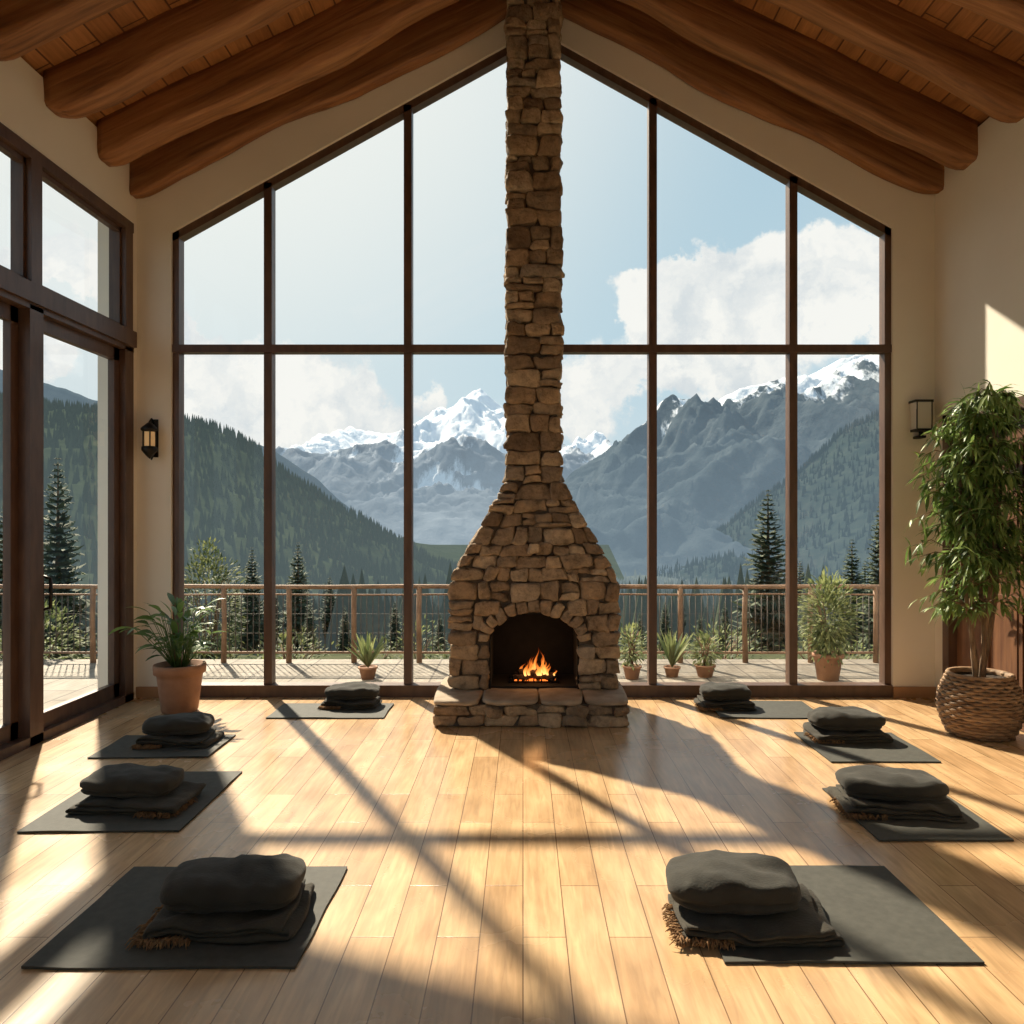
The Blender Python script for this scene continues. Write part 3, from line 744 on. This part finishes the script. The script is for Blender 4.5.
# terrain
def tz(x,y):
    d=max(0,y-8.5); z=-.45-.15*min(d,110)
    if x<-7: z=min(z,-.45-.12*min(-7-x,100)-.12*min(d,60))
    z=max(z,-17)
    if y>118: z-=28*min(1,(y-118)/450)
    return z+ .5*noise.noise(Vector((x*.08,y*.08,0)))*min(1,d/6+max(0,-7-x)/6)
mb=MB(); gx=[-900,-600,-400,-200,-120,-70]+[-45+2.5*i for i in range(37)]+[70,120,200,400,700,1100]; gyv=[-40,-20,-8,0,4,8.4]+[9+1.5*i for i in range(30)]+[60,75,95,125,170,240,330,440,580,900,1600]
vs=[(x,y,tz(x,y)-(0.3 if y<9 else 0)) for y in gyv for x in gx]; n=len(gx)
fs=[(j*n+i,j*n+i+1,(j+1)*n+i+1,(j+1)*n+i) for j in range(len(gyv)-1) for i in range(n-1)]
mb.add(vs,fs,0,.5,True)
HZ2=(0.34,0.42,0.45)  # haze colour painted into valley ground and trees
for i in range(10000):
    y=30*(22**(R()**.8)); x=U(-1,1)*y*.85
    if y<60 and R()<.6: continue
    h=U(3.5,7)*(1 if y>90 else .7); z=tz(x,y); r=h*U(.15,.22); K=6; a0=R()*6
    if y<70: h*=.8
    vv=[(x,y,z+h)]+[(x+r*math.cos(a0+k*2*math.pi/K),y+r*math.sin(a0+k*2*math.pi/K),z-h*.1) for k in range(K)]
    mb.add(vv,[(0,k+1,(k+1)%K+1) for k in range(K)],1,R())
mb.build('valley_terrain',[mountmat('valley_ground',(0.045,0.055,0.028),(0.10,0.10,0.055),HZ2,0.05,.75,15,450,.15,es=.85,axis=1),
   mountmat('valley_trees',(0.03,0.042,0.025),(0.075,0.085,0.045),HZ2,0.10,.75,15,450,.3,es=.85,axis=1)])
# mountains
def mountain(name,prf,D,Df,zf,amp,ns,mat,nu=220,nv=70,pw=1.15,seed=0,trees=None,tmat=None,jag=0.0,oct_=7):
    mb=MB(); P=[((p-523)/768*D,1.5-(q-520)/768*D) for p,q in prf]
    def Rz(x):
        if x<=P[0][0]: return P[0][1]
        for (a,b),(c,d) in zip(P,P[1:]):
            if x<=c: return b+(d-b)*(x-a)/(c-a)
        return P[-1][1]
    def pt(u,v,full=False):
        x1=P[0][0]+(P[-1][0]-P[0][0])*u; y=Df+(D-Df)*v; x=x1
        rz=Rz(x1)+jag*noise.fractal(Vector((x1*ns*3,seed,0)),0.8,2.1,7)
        e=math.sin(math.pi*min(v,1)*.97)**.6
        wv=noise.noise_vector(Vector((x1*ns*.7,y*ns*.7,seed+9)))*.5
        r=noise.ridged_multi_fractal(Vector((x1*ns+wv.x,y*ns*.8+wv.y,seed)),0.85,2.15,oct_,1.0,2.0)
        z=zf+(rz-zf)*v**pw+amp*(r-1.1)*e
        if v>0.93: z=min(z,rz)
        return (x,y,z,r) if full else (x,y,z)
    vs=[];cs=[]
    for j in range(nv+1):
        for i in range(nu+1):
            x,y,z,r=pt(i/nu,j/nv,True); vs.append((x,y,z)); cs.append((1.1-r)*.55)
    vs+=[(vs[nv*(nu+1)+i][0],D+(D-Df)*.5,zf) for i in range(nu+1)]; cs+=[0]*(nu+1)
    fs=[(j*(nu+1)+i,j*(nu+1)+i+1,(j+1)*(nu+1)+i+1,(j+1)*(nu+1)+i) for j in range(nv+1) for i in range(nu)]
    mb.add(vs,fs,0,.5,True); mb.c[-len(cs):]=cs
    if trees:
        cnt,h0,h1=trees
        for i in range(cnt):
            v=R()**.8 if i%6 else 1.0; x,y,z=pt(R(),v); h=U(h0,h1); r=h*U(.15,.21); K=5; a0=R()*6
            vv=[(x,y,z+h)]+[(x+r*math.cos(a0+k*2*math.pi/K),y+r*math.sin(a0+k*2*math.pi/K),z-h*.1) for k in range(K)]
            mb.add(vv,[(0,k+1,(k+1)%K+1) for k in range(K)],1,R())
    mb.build(name,[mat]+([tmat] if tmat else []))
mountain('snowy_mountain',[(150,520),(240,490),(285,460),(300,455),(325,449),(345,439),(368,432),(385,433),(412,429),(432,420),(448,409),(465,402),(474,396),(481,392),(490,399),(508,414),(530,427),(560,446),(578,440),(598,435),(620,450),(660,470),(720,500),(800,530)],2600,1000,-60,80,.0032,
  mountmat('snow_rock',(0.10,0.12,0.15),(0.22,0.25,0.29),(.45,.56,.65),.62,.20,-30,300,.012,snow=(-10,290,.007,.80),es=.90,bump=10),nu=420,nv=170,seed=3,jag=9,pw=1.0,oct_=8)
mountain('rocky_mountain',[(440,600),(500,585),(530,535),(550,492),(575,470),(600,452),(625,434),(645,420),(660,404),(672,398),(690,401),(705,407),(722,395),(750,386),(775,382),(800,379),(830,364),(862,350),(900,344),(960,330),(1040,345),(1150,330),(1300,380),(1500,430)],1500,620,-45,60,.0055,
  mountmat('hazed_blue_rock',(0.035,0.05,0.06),(0.10,0.12,0.13),(0.29,0.39,0.47),.64,.33,-40,230,.025,snow=(120,290,.016,.98),es=.85,bump=6),nu=420,nv=150,seed=8,jag=8,pw=1.0,oct_=8)
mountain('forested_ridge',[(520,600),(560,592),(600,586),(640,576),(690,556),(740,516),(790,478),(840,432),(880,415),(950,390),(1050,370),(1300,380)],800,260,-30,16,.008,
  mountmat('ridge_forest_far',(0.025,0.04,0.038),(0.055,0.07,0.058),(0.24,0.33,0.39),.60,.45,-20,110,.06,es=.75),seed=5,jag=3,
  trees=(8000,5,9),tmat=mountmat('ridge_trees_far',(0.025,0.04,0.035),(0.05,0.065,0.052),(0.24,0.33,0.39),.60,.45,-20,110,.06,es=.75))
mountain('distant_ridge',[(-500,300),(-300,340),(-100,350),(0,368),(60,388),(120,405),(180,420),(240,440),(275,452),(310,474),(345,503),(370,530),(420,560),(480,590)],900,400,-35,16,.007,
  mountmat('hazed_blue_ridge',(0.03,0.05,0.06),(0.06,0.08,0.09),(0.27,0.36,0.43),.62,.52,-30,110,.04,es=.82,bump=3),seed=11,jag=4)
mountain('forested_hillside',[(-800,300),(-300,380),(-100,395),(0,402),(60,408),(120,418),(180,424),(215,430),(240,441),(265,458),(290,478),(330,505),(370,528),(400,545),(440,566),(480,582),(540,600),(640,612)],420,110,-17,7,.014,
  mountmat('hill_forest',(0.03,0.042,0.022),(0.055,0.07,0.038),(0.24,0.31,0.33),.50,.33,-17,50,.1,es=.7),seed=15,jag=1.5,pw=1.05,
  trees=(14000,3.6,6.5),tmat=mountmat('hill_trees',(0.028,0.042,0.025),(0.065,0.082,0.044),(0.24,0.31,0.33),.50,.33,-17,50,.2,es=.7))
# conifers
def conifer_mesh(seed):
    random.seed(seed); mb=MB(); H=6.0
    mb.tube([(0,0,0),(0,0,H*.5),(0,0,H*.97)],[.10,.06,.01],7,1)
    nl=34
    for j in range(nl):
        t=j/(nl-1); z=.5+t*(H-.6); Rr=1.05*(1-t)**.85*U(.75,1.15)+.06; nb=int(11-5*t)
        for k in range(nb):
            a=k*6.283/nb+U(-.3,.3); L=Rr*U(.6,1.15); d=Vector((math.cos(a),math.sin(a),.15-.5*(1-t)))
            c=R(); mb.leaf((0,0,z),d,L,L*.30+.05,-.35,0,c,3,-.3)
            sd=Vector((-math.sin(a),math.cos(a),0))
            for q in range(4):
                f=.25+.18*q
                for s in (-1,1):
                    mb.leaf(Vector((0,0,z))+d.normalized()*L*f,d+sd*s*1.0,L*.38*(1-f*.5)+.04,L*.10+.03,.3,0,min(1,max(0,c+U(-.3,.3))),2,-.3)
    return mb.build('conifer_tree',[M['needle'],M['bark']])
c0=conifer_mesh(1); random.seed(99)
def place(ob,x,y,ztop,first=False,wid=1.0):
    zb=tz(x,y)-.2; s=(ztop-zb)/6.0
    o=ob if first else bpy.data.objects.new('conifer_tree',ob.data)
    if not first: bpy.context.scene.collection.objects.link(o)
    o.location=(x,y,zb); o.scale=(s*wid,s*wid,s); o.rotation_euler[2]=R()*6
def at(px,py,D): return ((px-523)/768*D, D, 1.5-(py-520)/768*D)
place(c0,*at(768,488,19),True,wid=1.3)
for (a,b,D,w) in ((852,538,22,1.2),(298,541,24,1.1),(252,546,26,1.1),(58,455,17,1.0),(880,500,16,.9),(905,470,18,1),(725,600,26,1.1),(840,575,30,1.2),(330,575,34,1.2),(360,585,36,1.2),(20,560,20,1),(-60,520,18,1),(665,600,30,1.2),(585,600,30,1.2),(275,585,30,1),(425,592,40,1.2),(700,612,24,1.1),(745,600,30,1.2),(130,540,24,1),(1000,480,22,1),(5,500,26,1),(235,580,34,1.2),(395,600,30,1.2),(345,605,26,1.2),(640,612,26,1.2),(310,600,22,1.1),(680,590,38,1.2),(820,590,26,1.2),(440,612,26,1.2),(800,560,34,1.3),(865,560,28,1.3)):
    place(c0,*at(a,b,D),wid=w)
# shrubs
def shrub_obj(name,c,rx,ry,rz,n,ls,mat):
    mb=MB()
    for i in range(8):
        a=R()*6.28; mb.tube([(c[0],c[1],c[2]-rz),(c[0]+.3*rx*math.cos(a),c[1]+.3*ry*math.sin(a),c[2]),(c[0]+.7*rx*math.cos(a),c[1]+.7*ry*math.sin(a),c[2]+rz*.5)],[.02,.012,.005],5,1)
    for i in range(n):
        v=Vector((random.gauss(0,1),random.gauss(0,1),random.gauss(0,1))).normalized(); r=U(.45,1)**.5
        r*=1+.35*noise.noise(v*2.5+Vector(c))
        p=Vector((c[0]+v.x*rx*r,c[1]+v.y*ry*r,c[2]+v.z*rz*r)); mb.leaf(p,v+Vector((U(-.6,.6),U(-.6,.6),U(-.2,.8))),ls*U(.6,1.3),ls*.4,.3,0,R(),2)
    return mb.build(name,[mat,M['bark']])
x,y,z=at(210,580,10.5); shrub_obj('garden_shrub',(x,y,.24),.42,.42,.90,2800,.075,M['shrub'])
shrub_obj('garden_shrub',(-5.6,8.9,-.1),.5,.3,.65,1300,.09,M['shrub2'])
for k in range(40):
    xx=-9.5+k*.52+U(-.2,.2); yy=U(9.1,13); hh=U(.25,.6)
    shrub_obj('garden_shrub',(xx,yy,tz(xx,yy)+hh*.7),U(.35,.6),.4,hh,420,.08,M['shrub2'] if k%3==0 else M['shrub'])
def pot_plant(name,px,by,D,pr,ph,rx,rz,n,ls,kind=0):
    X=(px-523)/768*D; mb=MB(); c=(X,D,-.05)
    mb.lathe(c,[(0,.002),(pr*.7,.002),(pr*.95,ph*.85),(pr*1.06,ph*.86),(pr*1.06,ph),(pr*.9,ph),(pr*.88,ph*.9),(0,ph*.9)],24,0)
    for i in range(n):
        if kind==0:
            v=Vector((random.gauss(0,1),random.gauss(0,1),random.gauss(0,1))).normalized(); r=U(.1,1)**.45*(1+.3*noise.noise(v*3))
            p=Vector((X+v.x*rx*r,D+v.y*rx*r,-.05+ph+rz*.85+v.z*rz*r)); mb.leaf(p,v+Vector((U(-.5,.5),U(-.5,.5),U(0,.9))),ls*U(.6,1.3),ls*.3,.4,1,R(),3)
        else:
            a=R()*6.28; el=U(.9,1.5); mb.leaf((X,D,-.05+ph*.9),(math.cos(a)*math.cos(el),math.sin(a)*math.cos(el),math.sin(el)),rz*U(.7,1.2),ls*.25,.25,1,R(),5)
    if kind==0:
        for i in range(6):
            a=R()*6.28; mb.tube([(X,D,-.05+ph*.9),(X+rx*.3*math.cos(a),D+rx*.3*math.sin(a),ph+rz*.8),(X+rx*.7*math.cos(a),D+rx*.7*math.sin(a),ph+rz*1.4)],[.012,.008,.004],5,2)
    mb.build(name,[M['terra'],M['shrub2'],M['bark']])
pot_plant('potted_terrace_shrub',828,682,7.45,.14,.26,.25,.40,1800,.075)
pot_plant('potted_terrace_plant',632,680,7.5,.09,.13,.10,.2,260,.07)
pot_plant('potted_terrace_plant',368,680,7.5,.09,.12,.1,.33,34,.14,1)
pot_plant('potted_terrace_plant',672,678,7.6,.08,.10,.1,.38,30,.14,1)
pot_plant('potted_terrace_plant',705,680,7.6,.10,.12,.12,.16,260,.07)

# ---------------------------------------------------------------- world
w=bpy.data.worlds.new('World'); bpy.context.scene.world=w; w.use_nodes=True; nt=w.node_tree; nt.nodes.clear(); L=nt.links.new
out=N(nt,'ShaderNodeOutputWorld'); bg=N(nt,'ShaderNodeBackground'); L(bg.outputs[0],out.inputs[0])
tc=N(nt,'ShaderNodeTexCoord'); nm=N(nt,'ShaderNodeVectorMath',operation='NORMALIZE'); L(tc.outputs['Generated'],nm.inputs[0])
sp=N(nt,'ShaderNodeSeparateXYZ'); L(nm.outputs[0],sp.inputs[0])
sky=ramp(nt,[(0.0,(0.28,0.26,0.22)),(0.49,(0.5,0.53,0.52)),(0.505,(0.70,0.81,0.86)),(0.60,(0.56,0.73,0.83)),(0.72,(0.47,0.65,0.77)),(1.0,(0.33,0.51,0.74))])
mr=N(nt,'ShaderNodeMapRange'); mr.inputs[1].default_value=-1; mr.inputs[2].default_value=1; L(sp.outputs[2],mr.inputs[0]); L(mr.outputs[0],sky.inputs[0])
sd=Vector((-.55,1,1.0)).normalized()
dt=N(nt,'ShaderNodeVectorMath',operation='DOT_PRODUCT'); L(nm.outputs[0],dt.inputs[0]); dt.inputs[1].default_value=sd
au=N(nt,'ShaderNodeMapRange',interpolation_type='SMOOTHSTEP'); au.inputs[1].default_value=.72; au.inputs[2].default_value=1.0; au.inputs[3].default_value=0; au.inputs[4].default_value=.9; L(dt.outputs['Value'],au.inputs[0])
ax=N(nt,'ShaderNodeMix',data_type='RGBA'); L(au.outputs[0],ax.inputs[0]); L(sky.outputs[0],ax.inputs[6]); ax.inputs[7].default_value=(1.05,1.03,.96,1)
no=N(nt,'ShaderNodeTexNoise'); no.inputs['Scale'].default_value=9; no.inputs['Detail'].default_value=8; no.inputs['Roughness'].default_value=.62; L(nm.outputs[0],no.inputs[0])
sb=N(nt,'ShaderNodeVectorMath',operation='SUBTRACT'); L(no.outputs['Color'],sb.inputs[0]); sb.inputs[1].default_value=(.5,.5,.5)
sc=N(nt,'ShaderNodeVectorMath',operation='SCALE'); L(sb.outputs[0],sc.inputs[0]); sc.inputs['Scale'].default_value=.18
ad=N(nt,'ShaderNodeVectorMath',operation='ADD'); L(nm.outputs[0],ad.inputs[0]); L(sc.outputs[0],ad.inputs[1])
tot=None
blobs=[(635,302,26),(665,310,34),(700,305,38),(745,290,48),(790,275,50),(835,262,48),(870,285,52),(720,330,40),(800,325,55),(910,310,60),(640,330,25),
 (600,395,42),(650,375,30),(560,410,30),(205,385,55),(255,400,55),(320,415,60),(380,425,45),(440,400,22),(190,325,20),(68,262,32),(90,275,25),(15,365,40),(60,345,30),(-60,300,60),(700,375,40),(760,370,30),(1050,280,70)]
for (a,b,r) in blobs:
    v=Vector(((a-523)/768,1,-(b-520)/768)); s=v.length; v.normalize()
    ds=N(nt,'ShaderNodeVectorMath',operation='DISTANCE'); L(ad.outputs[0],ds.inputs[0]); ds.inputs[1].default_value=v
    m=N(nt,'ShaderNodeMapRange'); m.inputs[1].default_value=0; m.inputs[2].default_value=r/768/s*1.35; m.inputs[3].default_value=1; m.inputs[4].default_value=0; L(ds.outputs['Value'],m.inputs[0])
    if tot is None: tot=m.outputs[0]
    else:
        x=N(nt,'ShaderNodeMath',operation='ADD'); L(tot,x.inputs[0]); L(m.outputs[0],x.inputs[1]); tot=x.outputs[0]
cm=N(nt,'ShaderNodeMapRange',interpolation_type='SMOOTHSTEP'); cm.inputs[1].default_value=.22; cm.inputs[2].default_value=.55; cm.inputs[4].default_value=.97; L(tot,cm.inputs[0])
n2=N(nt,'ShaderNodeTexNoise'); n2.inputs['Scale'].default_value=12; n2.inputs['Detail'].default_value=6; L(ad.outputs[0],n2.inputs[0])
cc=ramp(nt,[(.36,(.76,.80,.83)),(.56,(1.03,1.01,.97))]); L(n2.outputs[0],cc.inputs[0])
mx=N(nt,'ShaderNodeMix',data_type='RGBA'); L(cm.outputs[0],mx.inputs[0]); L(ax.outputs[2],mx.inputs[6]); L(cc.outputs[0],mx.inputs[7])
L(mx.outputs[2],bg.inputs[0]); bg.inputs[1].default_value=0.96
# sun
ld=bpy.data.lights.new('sun','SUN'); ld.energy=11.3; ld.angle=rad(1.4); ld.color=(1,.865,.68)
so=bpy.data.objects.new('sun',ld); bpy.context.scene.collection.objects.link(so)
d=Vector((.55,-1,-1.0)); so.rotation_euler=d.to_track_quat('-Z','Y').to_euler(); so.location=(-20,40,40)
pl=bpy.data.lights.new('fire_glow','POINT'); pl.energy=1.6; pl.color=(1,.45,.15); pl.shadow_soft_size=.08
po=bpy.data.objects.new('fire_glow',pl); bpy.context.scene.collection.objects.link(po); po.location=(FX,6.05,.42)
bpy.context.scene.view_settings.view_transform='Standard'
# camera
cd=bpy.data.cameras.new('camera'); cam=bpy.data.objects.new('camera',cd); bpy.context.scene.collection.objects.link(cam)
cd.sensor_width=36; cd.lens=27; cd.shift_x=-11/1024; cd.shift_y=8/1024; cd.clip_end=8000; cd.clip_start=.05
cam.location=(0,0,1.5); cam.rotation_euler=(rad(90),0,0)
bpy.context.scene.camera=cam
